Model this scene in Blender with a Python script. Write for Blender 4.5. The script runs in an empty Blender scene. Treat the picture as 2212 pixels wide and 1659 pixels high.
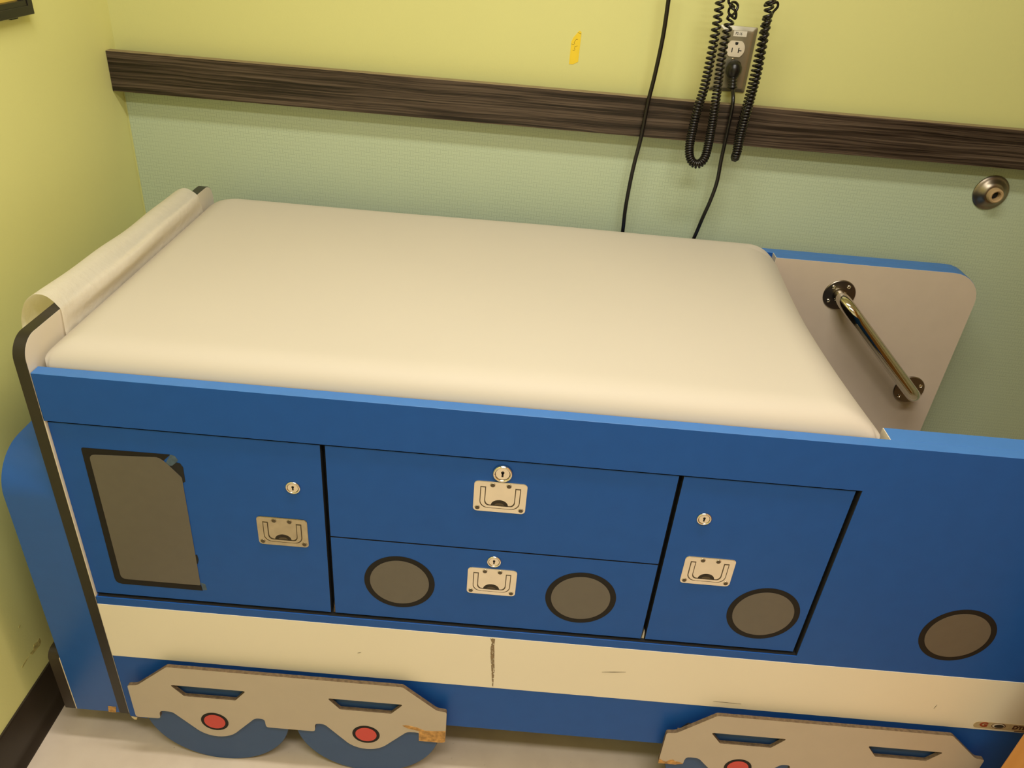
import bpy, bmesh, math, random
from mathutils import Vector, Matrix
from mathutils.geometry import tessellate_polygon
random.seed(7)
scene = bpy.context.scene
COL = scene.collection
PI = math.pi

# ------------------------------------------------------------------ dimensions (metres)
FLOOR = -0.035                 # floor level
YW = 0.8216                    # back wall surface
XW = -0.21                     # left wall surface
ZT = 0.8487                    # top of the side panels
XR = 1.7112                    # right end of the side panels
XT = 1.2471                    # right end of the mattress tray
YI = 0.704                     # inner face of the back panel

# camera
CAM_POS = Vector((0.68673086, -0.93294029, 1.4783503))
CAM_ROT = Matrix(((0.99630141, -0.08589299, -0.00242898),
                  (0.04318933, 0.52500472, -0.85000278),
                  (0.0742845, 0.84675406, 0.5267726)))
FPX = 1693.840
def at(px, py, axis, val):
    """point of the real plane {axis = val} that the photo shows at (px, py)"""
    d = CAM_ROT @ Vector(((px - 1106.0) / FPX, -(py - 829.5) / FPX, -1.0))
    t = (val - CAM_POS[axis]) / d[axis]
    return CAM_POS + d * t

# ------------------------------------------------------------------ materials
def new_mat(name):
    m = bpy.data.materials.new(name); m.use_nodes = True
    nt = m.node_tree; b = nt.nodes['Principled BSDF']
    return m, nt, b

def lin(c):
    return tuple((v / 12.92 if v <= 0.04045 else ((v + 0.055) / 1.055) ** 2.4) for v in c)

def mat(name, rgb, rough=0.5, metal=0.0, spec=0.5, var=0.0, vscale=8.0, bump=0.0, bscale=200.0):
    """plain surface with a little procedural mottling and surface grain"""
    m, nt, b = new_mat(name)
    b.inputs['Roughness'].default_value = rough
    b.inputs['Metallic'].default_value = metal
    b.inputs['Specular IOR Level'].default_value = spec
    tc = nt.nodes.new('ShaderNodeTexCoord')
    n = nt.nodes.new('ShaderNodeTexNoise'); n.inputs['Scale'].default_value = vscale
    n.inputs['Detail'].default_value = 4
    nt.links.new(tc.outputs['Object'], n.inputs['Vector'])
    r = nt.nodes.new('ShaderNodeValToRGB')
    r.color_ramp.elements[0].position = 0.3; r.color_ramp.elements[1].position = 0.7
    r.color_ramp.elements[0].color = tuple(max(0, v * (1 - var)) for v in rgb) + (1,)
    r.color_ramp.elements[1].color = tuple(min(1, v * (1 + var)) for v in rgb) + (1,)
    nt.links.new(n.outputs['Fac'], r.inputs['Fac'])
    nt.links.new(r.outputs['Color'], b.inputs['Base Color'])
    if bump > 0:
        n2 = nt.nodes.new('ShaderNodeTexNoise'); n2.inputs['Scale'].default_value = bscale
        n2.inputs['Detail'].default_value = 3
        nt.links.new(tc.outputs['Object'], n2.inputs['Vector'])
        bp = nt.nodes.new('ShaderNodeBump'); bp.inputs['Strength'].default_value = bump
        bp.inputs['Distance'].default_value = 0.001
        nt.links.new(n2.outputs['Fac'], bp.inputs['Height'])
        nt.links.new(bp.outputs['Normal'], b.inputs['Normal'])
    return m

M = {}
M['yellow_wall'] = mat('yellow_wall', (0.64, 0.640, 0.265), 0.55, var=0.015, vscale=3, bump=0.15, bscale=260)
M['yellow_wall_lit'] = mat('yellow_wall_lit', (0.76, 0.750, 0.300), 0.55, var=0.015, vscale=3, bump=0.15, bscale=260)  # same paint as the back wall, lightened to paint in stronger light
M['blue'] = mat('blue_laminate', (0.013, 0.090, 0.380), 0.42, spec=0.22, var=0.03, vscale=30, bump=0.06, bscale=900)
M['blue_edge'] = mat('blue_edge_band', (0.052, 0.185, 0.520), 0.45, spec=0.4, var=0.03, vscale=30)
M['blue_gloss'] = mat('blue_curved_laminate', (0.014, 0.098, 0.385), 0.30, spec=0.5, var=0.03, vscale=30)
M['wheel_blue'] = mat('wheel_blue', (0.035, 0.088, 0.225), 0.45, spec=0.4, var=0.03, vscale=30)
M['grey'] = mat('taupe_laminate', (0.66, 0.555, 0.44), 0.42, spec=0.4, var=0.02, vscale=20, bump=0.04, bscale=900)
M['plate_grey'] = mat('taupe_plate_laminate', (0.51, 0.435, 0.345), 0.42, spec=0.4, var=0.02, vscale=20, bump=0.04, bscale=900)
M['nickel_dark_reflection'] = mat('nickel_painted_reflection', (0.50, 0.45, 0.34), 0.20, metal=1.0, var=0.10, vscale=60)  # nickel darkened to paint in a dark reflection on one latch
M['core'] = mat('particle_board_edge', (0.15, 0.10, 0.055), 0.8, var=0.35, vscale=180)
M['cream'] = mat('cream_laminate', (0.74, 0.66, 0.53), 0.45, var=0.01, vscale=12)
M['stripe'] = mat('cream_stripe', (0.84, 0.77, 0.62), 0.40, var=0.012, vscale=6)
M['black_edge'] = mat('black_edge_band', (0.020, 0.016, 0.012), 0.40, var=0.08, vscale=20)
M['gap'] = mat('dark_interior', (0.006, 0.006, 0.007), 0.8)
M['window_grey'] = mat('window_vinyl', (0.122, 0.108, 0.088), 0.42, var=0.03, vscale=60)
M['ring'] = mat('dark_vinyl_ring', (0.014, 0.012, 0.0105), 0.6, spec=0.2, var=0.04, vscale=60)
M['vinyl'] = mat('almond_vinyl', (0.580, 0.530, 0.455), 0.55, spec=0.25, var=0.01, vscale=4, bump=0.05, bscale=700)
M['chip'] = mat('chipped_fibre', (0.50, 0.27, 0.085), 0.8, var=0.45, vscale=90, bump=0.6, bscale=300)
M['chip_pale'] = mat('chipped_pale', (0.70, 0.55, 0.30), 0.8, var=0.2, vscale=90)
M['red'] = mat('red_vinyl', (0.62, 0.05, 0.035), 0.4, var=0.03, vscale=50)
M['nickel'] = mat('satin_nickel', (0.84, 0.79, 0.69), 0.16, metal=1.0, var=0.04, vscale=40)
M['chrome'] = mat('chrome', (0.60, 0.57, 0.49), 0.08, metal=1.0, var=0.01)
M['chrome_dark'] = mat('chrome_flange', (0.26, 0.225, 0.18), 0.34, metal=1.0, var=0.01)
M['steel'] = mat('brushed_steel', (0.36, 0.34, 0.26), 0.36, metal=0.75, var=0.08, vscale=30)
M['recess_shade'] = mat('dark_recess', (0.035, 0.028, 0.020), 0.35, metal=0.6, var=0.25, vscale=120)
M['groove'] = mat('groove_shade_and_scratch', (0.10, 0.075, 0.045), 0.5, metal=0.4)  # painted shade in latch slots and screws; also the stripe's real scratches
M['black_rubber'] = mat('black_rubber', (0.0065, 0.0055, 0.005), 0.30, var=0.08, vscale=40)
M['cord'] = mat('black_cord', (0.0065, 0.005, 0.0045), 0.26, var=0.08, vscale=60)
M['baseboard'] = mat('dark_baseboard_vinyl', (0.030, 0.021, 0.014), 0.38, var=0.12, vscale=14, bump=0.05, bscale=120)
M['white_plastic'] = mat('white_plastic', (0.78, 0.70, 0.56), 0.35)
M['label'] = mat('label_paper', (0.78, 0.74, 0.64), 0.5)
M['ink'] = mat('black_ink', (0.03, 0.025, 0.02), 0.6)
M['rubber_tan'] = mat('tan_rubber', (0.44, 0.30, 0.15), 0.55, var=0.05, vscale=60)
M['bronze'] = mat('aged_metal', (0.30, 0.26, 0.20), 0.34, metal=1.0, var=0.12, vscale=40)
M['tape'] = mat('yellow_tape', (0.82, 0.60, 0.03), 0.5, var=0.03, vscale=60)
M['picture'] = mat('picture_print', (0.80, 0.56, 0.10), 0.3, var=0.06, vscale=20)
M['frame'] = mat('black_frame', (0.010, 0.009, 0.009), 0.35, var=0.1, vscale=30)
M['pale_wall'] = mat('pale_wall', (0.74, 0.71, 0.52), 0.6, var=0.015, vscale=3)
M['ceiling'] = mat('ceiling_tile', (0.75, 0.72, 0.64), 0.8, var=0.03, vscale=20)
M['residue'] = mat('adhesive_residue', (0.06, 0.105, 0.16), 0.5, var=0.3, vscale=90)
M['scuff_green'] = mat('scuffed_paint', (0.52, 0.44, 0.14), 0.8, var=0.35, vscale=120, bump=0.5, bscale=200)
M['logo_dark'] = mat('logo_brown', (0.075, 0.022, 0.012), 0.45)
M['logo_red'] = mat('logo_red', (0.30, 0.05, 0.02), 0.45)
M['logo_bg'] = mat('logo_backing', (0.50, 0.38, 0.21), 0.45, var=0.12, vscale=260)
M['logo_white'] = mat('logo_white', (0.70, 0.60, 0.45), 0.45)

def paper_mat():
    m, nt, b = new_mat('exam_paper')
    b.inputs['Base Color'].default_value = (0.92, 0.87, 0.76, 1)
    b.inputs['Roughness'].default_value = 0.75
    tr = nt.nodes.new('ShaderNodeBsdfTranslucent'); tr.inputs['Color'].default_value = (0.92, 0.86, 0.74, 1)
    mx = nt.nodes.new('ShaderNodeMixShader'); mx.inputs[0].default_value = 0.42
    out = nt.nodes['Material Output']
    nt.links.new(b.outputs[0], mx.inputs[1]); nt.links.new(tr.outputs[0], mx.inputs[2])
    nt.links.new(mx.outputs[0], out.inputs['Surface'])
    tc = nt.nodes.new('ShaderNodeTexCoord')
    n = nt.nodes.new('ShaderNodeTexNoise'); n.inputs['Scale'].default_value = 70; n.inputs['Detail'].default_value = 8
    nt.links.new(tc.outputs['Object'], n.inputs['Vector'])
    bp = nt.nodes.new('ShaderNodeBump'); bp.inputs['Strength'].default_value = 0.45; bp.inputs['Distance'].default_value = 0.004
    nt.links.new(n.outputs['Fac'], bp.inputs['Height']); nt.links.new(bp.outputs['Normal'], b.inputs['Normal'])
    return m
M['paper'] = paper_mat()

def wood_rail_mat():
    m, nt, b = new_mat('zebra_wood_laminate')
    tc = nt.nodes.new('ShaderNodeTexCoord')
    # wavy warp so the grain wanders
    wn = nt.nodes.new('ShaderNodeTexNoise'); wn.inputs['Scale'].default_value = 3.5; wn.inputs['Detail'].default_value = 3
    mw = nt.nodes.new('ShaderNodeMapping'); mw.inputs['Scale'].default_value = (1.2, 1, 5.0)
    nt.links.new(tc.outputs['Object'], mw.inputs['Vector']); nt.links.new(mw.outputs['Vector'], wn.inputs['Vector'])
    mul = nt.nodes.new('ShaderNodeVectorMath'); mul.operation = 'MULTIPLY_ADD'
    mul.inputs[1].default_value = (0, 0, 0.012)
    nt.links.new(wn.outputs['Color'], mul.inputs[0]); nt.links.new(tc.outputs['Object'], mul.inputs[2])
    mp = nt.nodes.new('ShaderNodeMapping'); mp.inputs['Scale'].default_value = (2.6, 1.0, 230.0)
    nt.links.new(mul.outputs['Vector'], mp.inputs['Vector'])
    n = nt.nodes.new('ShaderNodeTexNoise'); n.inputs['Scale'].default_value = 1.0
    n.inputs['Detail'].default_value = 5.0; n.inputs['Roughness'].default_value = 0.62
    nt.links.new(mp.outputs['Vector'], n.inputs['Vector'])
    mp2 = nt.nodes.new('ShaderNodeMapping'); mp2.inputs['Scale'].default_value = (7.0, 1.0, 620.0)
    nt.links.new(mul.outputs['Vector'], mp2.inputs['Vector'])
    n2 = nt.nodes.new('ShaderNodeTexNoise'); n2.inputs['Scale'].default_value = 1.0; n2.inputs['Detail'].default_value = 2
    nt.links.new(mp2.outputs['Vector'], n2.inputs['Vector'])
    add = nt.nodes.new('ShaderNodeMath'); add.operation = 'MULTIPLY_ADD'; add.inputs[1].default_value = 0.28
    nt.links.new(n2.outputs['Fac'], add.inputs[0]); nt.links.new(n.outputs['Fac'], add.inputs[2])
    r = nt.nodes.new('ShaderNodeValToRGB')
    e = r.color_ramp.elements
    e[0].position = 0.52; e[0].color = (0.010, 0.006, 0.0035, 1)
    e[1].position = 0.86; e[1].color = (0.125, 0.092, 0.066, 1)
    k = e.new(0.60); k.color = (0.033, 0.022, 0.015, 1)
    k = e.new(0.70); k.color = (0.072, 0.050, 0.035, 1)
    nt.links.new(add.outputs[0], r.inputs['Fac']); nt.links.new(r.outputs['Color'], b.inputs['Base Color'])
    b.inputs['Roughness'].default_value = 0.42
    b.inputs['Specular IOR Level'].default_value = 0.35
    return m
M['rail'] = wood_rail_mat()
M['rail_edge'] = mat('rail_edge_band', (0.23, 0.17, 0.095), 0.5, var=0.1, vscale=40)

def honey_mat():
    m, nt, b = new_mat('honey_maple')
    tc = nt.nodes.new('ShaderNodeTexCoord')
    mp = nt.nodes.new('ShaderNodeMapping'); mp.inputs['Scale'].default_value = (20, 20, 1.5)
    nt.links.new(tc.outputs['Object'], mp.inputs['Vector'])
    n = nt.nodes.new('ShaderNodeTexNoise'); n.inputs['Scale'].default_value = 2.0; n.inputs['Detail'].default_value = 5
    nt.links.new(mp.outputs['Vector'], n.inputs['Vector'])
    r = nt.nodes.new('ShaderNodeValToRGB')
    r.color_ramp.elements[0].color = (0.56, 0.235, 0.050, 1); r.color_ramp.elements[1].color = (0.70, 0.33, 0.085, 1)
    nt.links.new(n.outputs['Fac'], r.inputs['Fac']); nt.links.new(r.outputs['Color'], b.inputs['Base Color'])
    b.inputs['Roughness'].default_value = 0.4
    return m
M['honey'] = honey_mat()

def floor_mat():
    m, nt, b = new_mat('speckled_vinyl_floor')
    tc = nt.nodes.new('ShaderNodeTexCoord')
    n = nt.nodes.new('ShaderNodeTexNoise'); n.inputs['Scale'].default_value = 22; n.inputs['Detail'].default_value = 6
    nt.links.new(tc.outputs['Object'], n.inputs['Vector'])
    r = nt.nodes.new('ShaderNodeValToRGB')
    r.color_ramp.elements[0].position = 0.35; r.color_ramp.elements[0].color = (0.74, 0.625, 0.51, 1)
    r.color_ramp.elements[1].position = 0.65; r.color_ramp.elements[1].color = (0.79, 0.675, 0.555, 1)
    nt.links.new(n.outputs['Fac'], r.inputs['Fac'])
    v = nt.nodes.new('ShaderNodeTexNoise'); v.inputs['Scale'].default_value = 120; v.inputs['Detail'].default_value = 2
    nt.links.new(tc.outputs['Object'], v.inputs['Vector'])
    r2 = nt.nodes.new('ShaderNodeValToRGB')
    r2.color_ramp.elements[0].position = 0.73; r2.color_ramp.elements[0].color = (0, 0, 0, 1)
    r2.color_ramp.elements[1].position = 0.82; r2.color_ramp.elements[1].color = (1, 1, 1, 1)
    nt.links.new(v.outputs['Fac'], r2.inputs['Fac'])
    mx = nt.nodes.new('ShaderNodeMix'); mx.data_type = 'RGBA'
    nt.links.new(r2.outputs['Color'], mx.inputs['Factor'])
    nt.links.new(r.outputs['Color'], mx.inputs['A']); mx.inputs['B'].default_value = (0.42, 0.33, 0.24, 1)
    nt.links.new(mx.outputs['Result'], b.inputs['Base Color'])
    b.inputs['Roughness'].default_value = 0.38
    b.inputs['Specular IOR Level'].default_value = 0.35
    return m
M['floor'] = floor_mat()

def weave_mat():
    """sage wall covering embossed with a small basket weave"""
    m, nt, b = new_mat('sage_basketweave')
    L = nt.links
    tc = nt.nodes.new('ShaderNodeTexCoord')
    sx = nt.nodes.new('ShaderNodeSeparateXYZ'); L.new(tc.outputs['Object'], sx.inputs[0])
    def math_(op, a, bb=None, c=None):
        n = nt.nodes.new('ShaderNodeMath'); n.operation = op
        for i, v in enumerate((a, bb, c)):
            if v is None: continue
            if isinstance(v, (int, float)): n.inputs[i].default_value = v
            else: L.new(v, n.inputs[i])
        return n.outputs[0]
    S = 0.0095
    u = math_('DIVIDE', sx.outputs['X'], S * 1.29); v = math_('DIVIDE', sx.outputs['Z'], S)
    fu = math_('FRACT', u); fv = math_('FRACT', v)
    par = math_('MODULO', math_('ABSOLUTE', math_('ADD', math_('FLOOR', u), math_('FLOOR', v))), 2.0)
    isA = math_('GREATER_THAN', par, 0.5)
    cu = math_('ABSOLUTE', math_('SUBTRACT', fu, 0.5)); cv = math_('ABSOLUTE', math_('SUBTRACT', fv, 0.5))
    def line(c, pos, w):
        d = math_('ABSOLUTE', math_('SUBTRACT', c, pos))
        return math_('SUBTRACT', 1.0, math_('MINIMUM', 1.0, math_('DIVIDE', d, w)))
    hA = line(cv, 0.36, 0.09); hB = line(cu, 0.25, 0.075)
    ln = math_('ADD', math_('MULTIPLY', hA, isA), math_('MULTIPLY', hB, math_('SUBTRACT', 1.0, isA)))
    n = nt.nodes.new('ShaderNodeTexNoise'); n.inputs['Scale'].default_value = 9; n.inputs['Detail'].default_value = 3
    L.new(tc.outputs['Object'], n.inputs['Vector'])
    k = math_('MULTIPLY', ln, math_('MULTIPLY_ADD', n.outputs['Fac'], 0.75, 0.12))
    mx = nt.nodes.new('ShaderNodeMix'); mx.data_type = 'RGBA'
    L.new(k, mx.inputs['Factor'])
    mx.inputs['A'].default_value = (0.500, 0.590, 0.415, 1); mx.inputs['B'].default_value = (0.29, 0.37, 0.255, 1)
    L.new(mx.outputs['Result'], b.inputs['Base Color'])
    bp = nt.nodes.new('ShaderNodeBump'); bp.inputs['Strength'].default_value = 0.10; bp.inputs['Distance'].default_value = 0.0010
    L.new(math_('SUBTRACT', 1.0, ln), bp.inputs['Height']); L.new(bp.outputs['Normal'], b.inputs['Normal'])
    b.inputs['Roughness'].default_value = 0.5
    b.inputs['Specular IOR Level'].default_value = 0.4
    return m
M['weave'] = weave_mat()

def scuff_mat():
    m, nt, b = new_mat('worn_scuff')
    b.inputs['Base Color'].default_value = (0.30, 0.215, 0.125, 1); b.inputs['Roughness'].default_value = 0.8
    tc = nt.nodes.new('ShaderNodeTexCoord')
    mp = nt.nodes.new('ShaderNodeMapping'); mp.inputs['Scale'].default_value = (1.6, 1, 0.6)
    L = nt.links; L.new(tc.outputs['Object'], mp.inputs[0])
    n = nt.nodes.new('ShaderNodeTexNoise'); n.inputs['Scale'].default_value = 300; n.inputs['Detail'].default_value = 4
    L.new(mp.outputs[0], n.inputs['Vector'])
    r = nt.nodes.new('ShaderNodeValToRGB')
    r.color_ramp.elements[0].position = 0.38; r.color_ramp.elements[0].color = (0, 0, 0, 1)
    r.color_ramp.elements[1].position = 0.52; r.color_ramp.elements[1].color = (0.85, 0.85, 0.85, 1)
    L.new(n.outputs['Fac'], r.inputs['Fac']); L.new(r.outputs['Color'], b.inputs['Alpha'])
    return m
M['scuff'] = scuff_mat()

# ------------------------------------------------------------------ mesh helpers
def link(name, me, parent=None, base=Vector((0, 0, 0))):
    o = bpy.data.objects.new(name, me); COL.objects.link(o)
    if parent is not None:
        o.parent = parent
        o.location = Vector(base) * 0
        if parent.type == 'EMPTY':
            o.location = -Vector(parent.location) + Vector(base)
        else:
            o.location = Vector(base)
    else:
        o.location = Vector(base)
    return o

def finish(bm, name, mats, smooth=False, angle=None):
    bmesh.ops.recalc_face_normals(bm, faces=bm.faces)
    me = bpy.data.meshes.new(name); bm.to_mesh(me); bm.free()
    for m in mats: me.materials.append(m)
    if smooth:
        for p in me.polygons: p.use_smooth = True
        if angle is not None: me.set_sharp_from_angle(angle=angle)
    return me

def P3(axis, u, v, t):
    return (t, u, v) if axis == 'x' else ((u, t, v) if axis == 'y' else (u, v, t))

def add_prism(bm, outer, axis, a0, a1, holes=(), mi=0, side_mi=None):
    """solid with a 2-D outline (and holes) extruded along an axis"""
    side_mi = mi if side_mi is None else side_mi
    loops = [list(outer)] + [list(h) for h in holes]
    flat = [p for l in loops for p in l]
    tris = tessellate_polygon([[Vector((p[0], p[1], 0)) for p in l] for l in loops])
    v0 = [bm.verts.new(P3(axis, p[0], p[1], a0)) for p in flat]
    v1 = [bm.verts.new(P3(axis, p[0], p[1], a1)) for p in flat]
    for t in tris:
        for vs in (v0, v1):
            try:
                f = bm.faces.new([vs[i] for i in t]); f.material_index = mi
            except ValueError: pass
    off = 0
    for l in loops:
        n = len(l)
        for i in range(n):
            j = (i + 1) % n
            f = bm.faces.new((v0[off + i], v0[off + j], v1[off + j], v1[off + i])); f.material_index = side_mi
        off += n

def prism(name, outer, axis, a0, a1, m, parent=None, holes=(), side=None, bevel=0.0, base=(0, 0, 0), smooth=False):
    bm = bmesh.new()
    add_prism(bm, outer, axis, a0, a1, holes, 0, 1 if side else None)
    me = finish(bm, name, [m] + ([side] if side else []), smooth, 0.6 if smooth else None)
    o = link(name, me, parent, base)
    if bevel: add_bevel(o, bevel)
    return o

def add_bevel(o, w, seg=2):
    md = o.modifiers.new('soft_edges', 'BEVEL'); md.width = w; md.segments = seg
    md.limit_method = 'ANGLE'; md.angle_limit = 0.6

def rect(x0, z0, x1, z1): return [(x0, z0), (x1, z0), (x1, z1), (x0, z1)]

def rrect(x0, z0, x1, z1, r, seg=6, corners=(1, 1, 1, 1)):
    """rounded rectangle, corners = bl, br, tr, tl"""
    out = []
    for (cx, cz, a0, px, pz, on) in ((x0 + r, z0 + r, PI, x0, z0, corners[0]), (x1 - r, z0 + r, 1.5 * PI, x1, z0, corners[1]),
                                     (x1 - r, z1 - r, 0, x1, z1, corners[2]), (x0 + r, z1 - r, 0.5 * PI, x0, z1, corners[3])):
        if not on: out.append((px, pz)); continue
        for i in range(seg + 1):
            a = a0 + i / seg * PI / 2
            out.append((cx + r * math.cos(a), cz + r * math.sin(a)))
    return out

def circ(cx, cz, r, n=48, rz=None):
    rz = r if rz is None else rz
    return [(cx + r * math.cos(2 * PI * i / n), cz + rz * math.sin(2 * PI * i / n)) for i in range(n)]

def round_poly(pts, rad, seg=3):
    """fillet the corners of a polygon; rad is one radius or a list"""
    out = []; n = len(pts)
    for i in range(n):
        r = rad[i] if isinstance(rad, (list, tuple)) else rad
        p = Vector(pts[i]); a = Vector(pts[i - 1]); c = Vector(pts[(i + 1) % n])
        da, dc = (a - p), (c - p); la, lc = da.length, dc.length
        if r <= 0 or la < 1e-6 or lc < 1e-6: out.append(tuple(p)); continue
        k = min(r, la * 0.45, lc * 0.45)
        s, e = p + da / la * k, p + dc / lc * k
        for j in range(seg + 1):
            t = j / seg
            q = s * (1 - t) ** 2 + p * 2 * t * (1 - t) + e * t ** 2
            out.append((q.x, q.y))
    return out

def catmull(pts, n=12):
    P = [Vector(p) for p in pts]; P = [P[0] * 2 - P[1]] + P + [P[-1] * 2 - P[-2]]
    out = []
    for i in range(1, len(P) - 2):
        for k in range(n):
            t = k / n
            a, b, c, d = P[i - 1], P[i], P[i + 1], P[i + 2]
            out.append(0.5 * ((2 * b) + (c - a) * t + (2 * a - 5 * b + 4 * c - d) * t * t + (3 * b - a - 3 * c + d) * t ** 3))
    out.append(P[-2].copy())
    return out

def frames(path):
    T = []
    for i in range(len(path)):
        a = path[max(i - 1, 0)]; b = path[min(i + 1, len(path) - 1)]
        T.append((b - a).normalized())
    n = T[0].orthogonal().normalized(); N = [n]
    for i in range(1, len(path)):
        n = N[-1] - T[i] * N[-1].dot(T[i])
        N.append(n.normalized())
    return T, N

def add_tube(bm, path, r, seg=10, caps=True, mi=0):
    T, N = frames(path); rings = []
    for i, p in enumerate(path):
        b = T[i].cross(N[i]); rr = r[i] if isinstance(r, (list, tuple)) else r
        rings.append([bm.verts.new(p + (N[i] * math.cos(2 * PI * k / seg) + b * math.sin(2 * PI * k / seg)) * rr) for k in range(seg)])
    for i in range(len(rings) - 1):
        for k in range(seg):
            f = bm.faces.new((rings[i][k], rings[i][(k + 1) % seg], rings[i + 1][(k + 1) % seg], rings[i + 1][k]))
            f.smooth = True; f.material_index = mi
    if caps:
        f = bm.faces.new(rings[0][::-1]); f.material_index = mi
        f = bm.faces.new(rings[-1]); f.material_index = mi

def tube(name, path, r, m, parent=None, seg=10):
    bm = bmesh.new(); add_tube(bm, path, r, seg)
    return link(name, finish(bm, name, [m]), parent)

def add_lathe(bm, prof, c, axis_vec, seg=40, mi=0, cap0=True, cap1=True):
    """profile (radius, height) turned about axis_vec from point c"""
    a = Vector(axis_vec).normalized(); n = a.orthogonal().normalized(); b = a.cross(n); c = Vector(c)
    rings = []
    for (r, h) in prof:
        rings.append([bm.verts.new(c + a * h + (n * math.cos(2 * PI * k / seg) + b * math.sin(2 * PI * k / seg)) * max(r, 1e-5)) for k in range(seg)])
    for i in range(len(rings) - 1):
        for k in range(seg):
            f = bm.faces.new((rings[i][k], rings[i][(k + 1) % seg], rings[i + 1][(k + 1) % seg], rings[i + 1][k]))
            f.smooth = True; f.material_index = mi
    if cap0: f = bm.faces.new(rings[0][::-1]); f.material_index = mi
    if cap1: f = bm.faces.new(rings[-1]); f.material_index = mi

def lathe(name, prof, c, axis_vec, m, parent=None, seg=40):
    bm = bmesh.new(); add_lathe(bm, prof, c, axis_vec, seg)
    me = finish(bm, name, [m], True, 0.7)
    return link(name, me, parent)

def text_mesh(name, s, size, loc, m, parent, sx=1.0, depth=0.0002, rot=0.0, bold=0.0):
    """lettering on a surface that faces the front (-y)"""
    cu = bpy.data.curves.new(name, 'FONT'); cu.body = s; cu.size = size; cu.extrude = depth; cu.offset = bold
    cu.align_x = 'CENTER'; cu.align_y = 'CENTER'
    t = bpy.data.objects.new(name, cu); COL.objects.link(t)
    dg = bpy.context.evaluated_depsgraph_get(); dg.update()
    me = bpy.data.meshes.new_from_object(t.evaluated_get(dg))
    bpy.data.objects.remove(t); bpy.data.curves.remove(cu)
    mx = Matrix.Translation(Vector(loc)) @ Matrix.Rotation(PI / 2, 4, 'X') @ Matrix.Rotation(rot, 4, 'Z') @ Matrix.Diagonal((sx, 1, 1, 1))
    me.transform(mx); me.materials.clear(); me.materials.append(m); me.name = name
    return link(name, me, parent)

def empty(name, loc, label, cat, group=None):
    o = bpy.data.objects.new(name, None); COL.objects.link(o); o.location = loc
    o.empty_display_size = 0.05
    o['label'] = label; o['category'] = cat
    if group: o['group'] = group
    return o

def tag(o, label, cat, group=None):
    o['label'] = label; o['category'] = cat
    if group: o['group'] = group
    return o

def struct(o):
    o['kind'] = 'structure'; return o

# ------------------------------------------------------------------ the setting
RX0, RX1, RY0, ZC = XW, 2.75, -2.3, 2.5
def slab(name, x0, y0, z0, x1, y1, z1, m):
    o = prism(name, rect(x0, z0, x1, z1), 'y', y0, y1, m); return struct(o)
slab('floor', RX0 - .1, RY0 - .1, FLOOR - .1, RX1 + .1, YW + .1, FLOOR, M['floor'])
slab('ceiling', RX0 - .1, RY0 - .1, ZC, RX1 + .1, YW + .1, ZC + .1, M['ceiling'])
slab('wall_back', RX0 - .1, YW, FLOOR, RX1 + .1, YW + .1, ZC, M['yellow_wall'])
slab('wall_left', XW - .1, RY0, FLOOR, XW, YW, ZC, M['yellow_wall_lit'])
slab('wall_right', RX1, RY0, FLOOR, RX1 + .1, YW, ZC, M['pale_wall'])
slab('wall_front', RX0 - .1, RY0 - .1, FLOOR, RX1 + .1, RY0, ZC, M['pale_wall'])
w = slab('trim_1', XW + 0.0035, YW - 0.002, FLOOR, RX1, YW, 1.10, M['weave'])       # sage wall covering below the rail
w['label'] = 'sage green basket-weave wall covering below the dark wood rail'
# dark wood bumper rail, standing a little off the wall
bm = bmesh.new()
add_prism(bm, rect(XW + 0.0005, 1.0640, RX1, 1.1450), 'y', 0.7767, 0.797, mi=0)
for i in range(9):
    xx = 0.05 + i * 0.32
    add_prism(bm, rect(xx, 1.085, xx + 0.06, 1.125), 'y', 0.797, YW - .0019, mi=1)
me = finish(bm, 'trim_2', [M['rail'], M['rail_edge']])
for p in me.polygons:
    if abs(p.normal.z) > 0.9: p.material_index = 1
rail = struct(link('trim_2', me)); rail['label'] = 'dark zebra-grained wooden rail along the back wall'
add_bevel(rail, 0.0008, 1)

# vinyl cove base along the left wall
prof = [(XW, FLOOR), (XW + 0.020, FLOOR), (XW + 0.019, FLOOR + 0.004), (XW + 0.010, FLOOR + 0.014), (XW + 0.006, FLOOR + 0.026),
        (XW + 0.005, FLOOR + 0.104), (XW + 0.003, FLOOR + 0.108), (XW, FLOOR + 0.109)]
bm = bmesh.new()
ys = [RY0, YW - .0025]; rows = [[bm.verts.new((x, y, z)) for (x, z) in prof] for y in ys]
for i in range(len(prof)):
    j = (i + 1) % len(prof); bm.faces.new((rows[0][i], rows[0][j], rows[1][j], rows[1][i]))
bm.faces.new(rows[0]); bm.faces.new(rows[1][::-1])
struct(link('baseboard_left', finish(bm, 'baseboard_left', [M['baseboard']], True, 0.5)))

# ------------------------------------------------------------------ the train-shaped examination table
table = empty('exam_table', (0.75, 0.38, FLOOR), 'blue train-shaped paediatric examination table standing along the back wall', 'exam table')

# front panel: outline with the opening for the doors and drawers
RC = 0.07
def side_outline():
    o = [(0.0005, 0.062), (0.034, 0.058), (0.040, 0.100), (0.058, 0.1165), (XR, 0.1176)]
    o += [(XR - RC + RC * math.cos(a * PI / 16), ZT - RC + RC * math.sin(a * PI / 16)) for a in range(9)]
    o += [(0.0005, ZT)]
    return o
bm = bmesh.new()
add_prism(bm, side_outline(), 'y', 0.0, 0.0199, holes=[rect(0.0010, 0.3945, 1.2246, 0.7655)])
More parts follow.
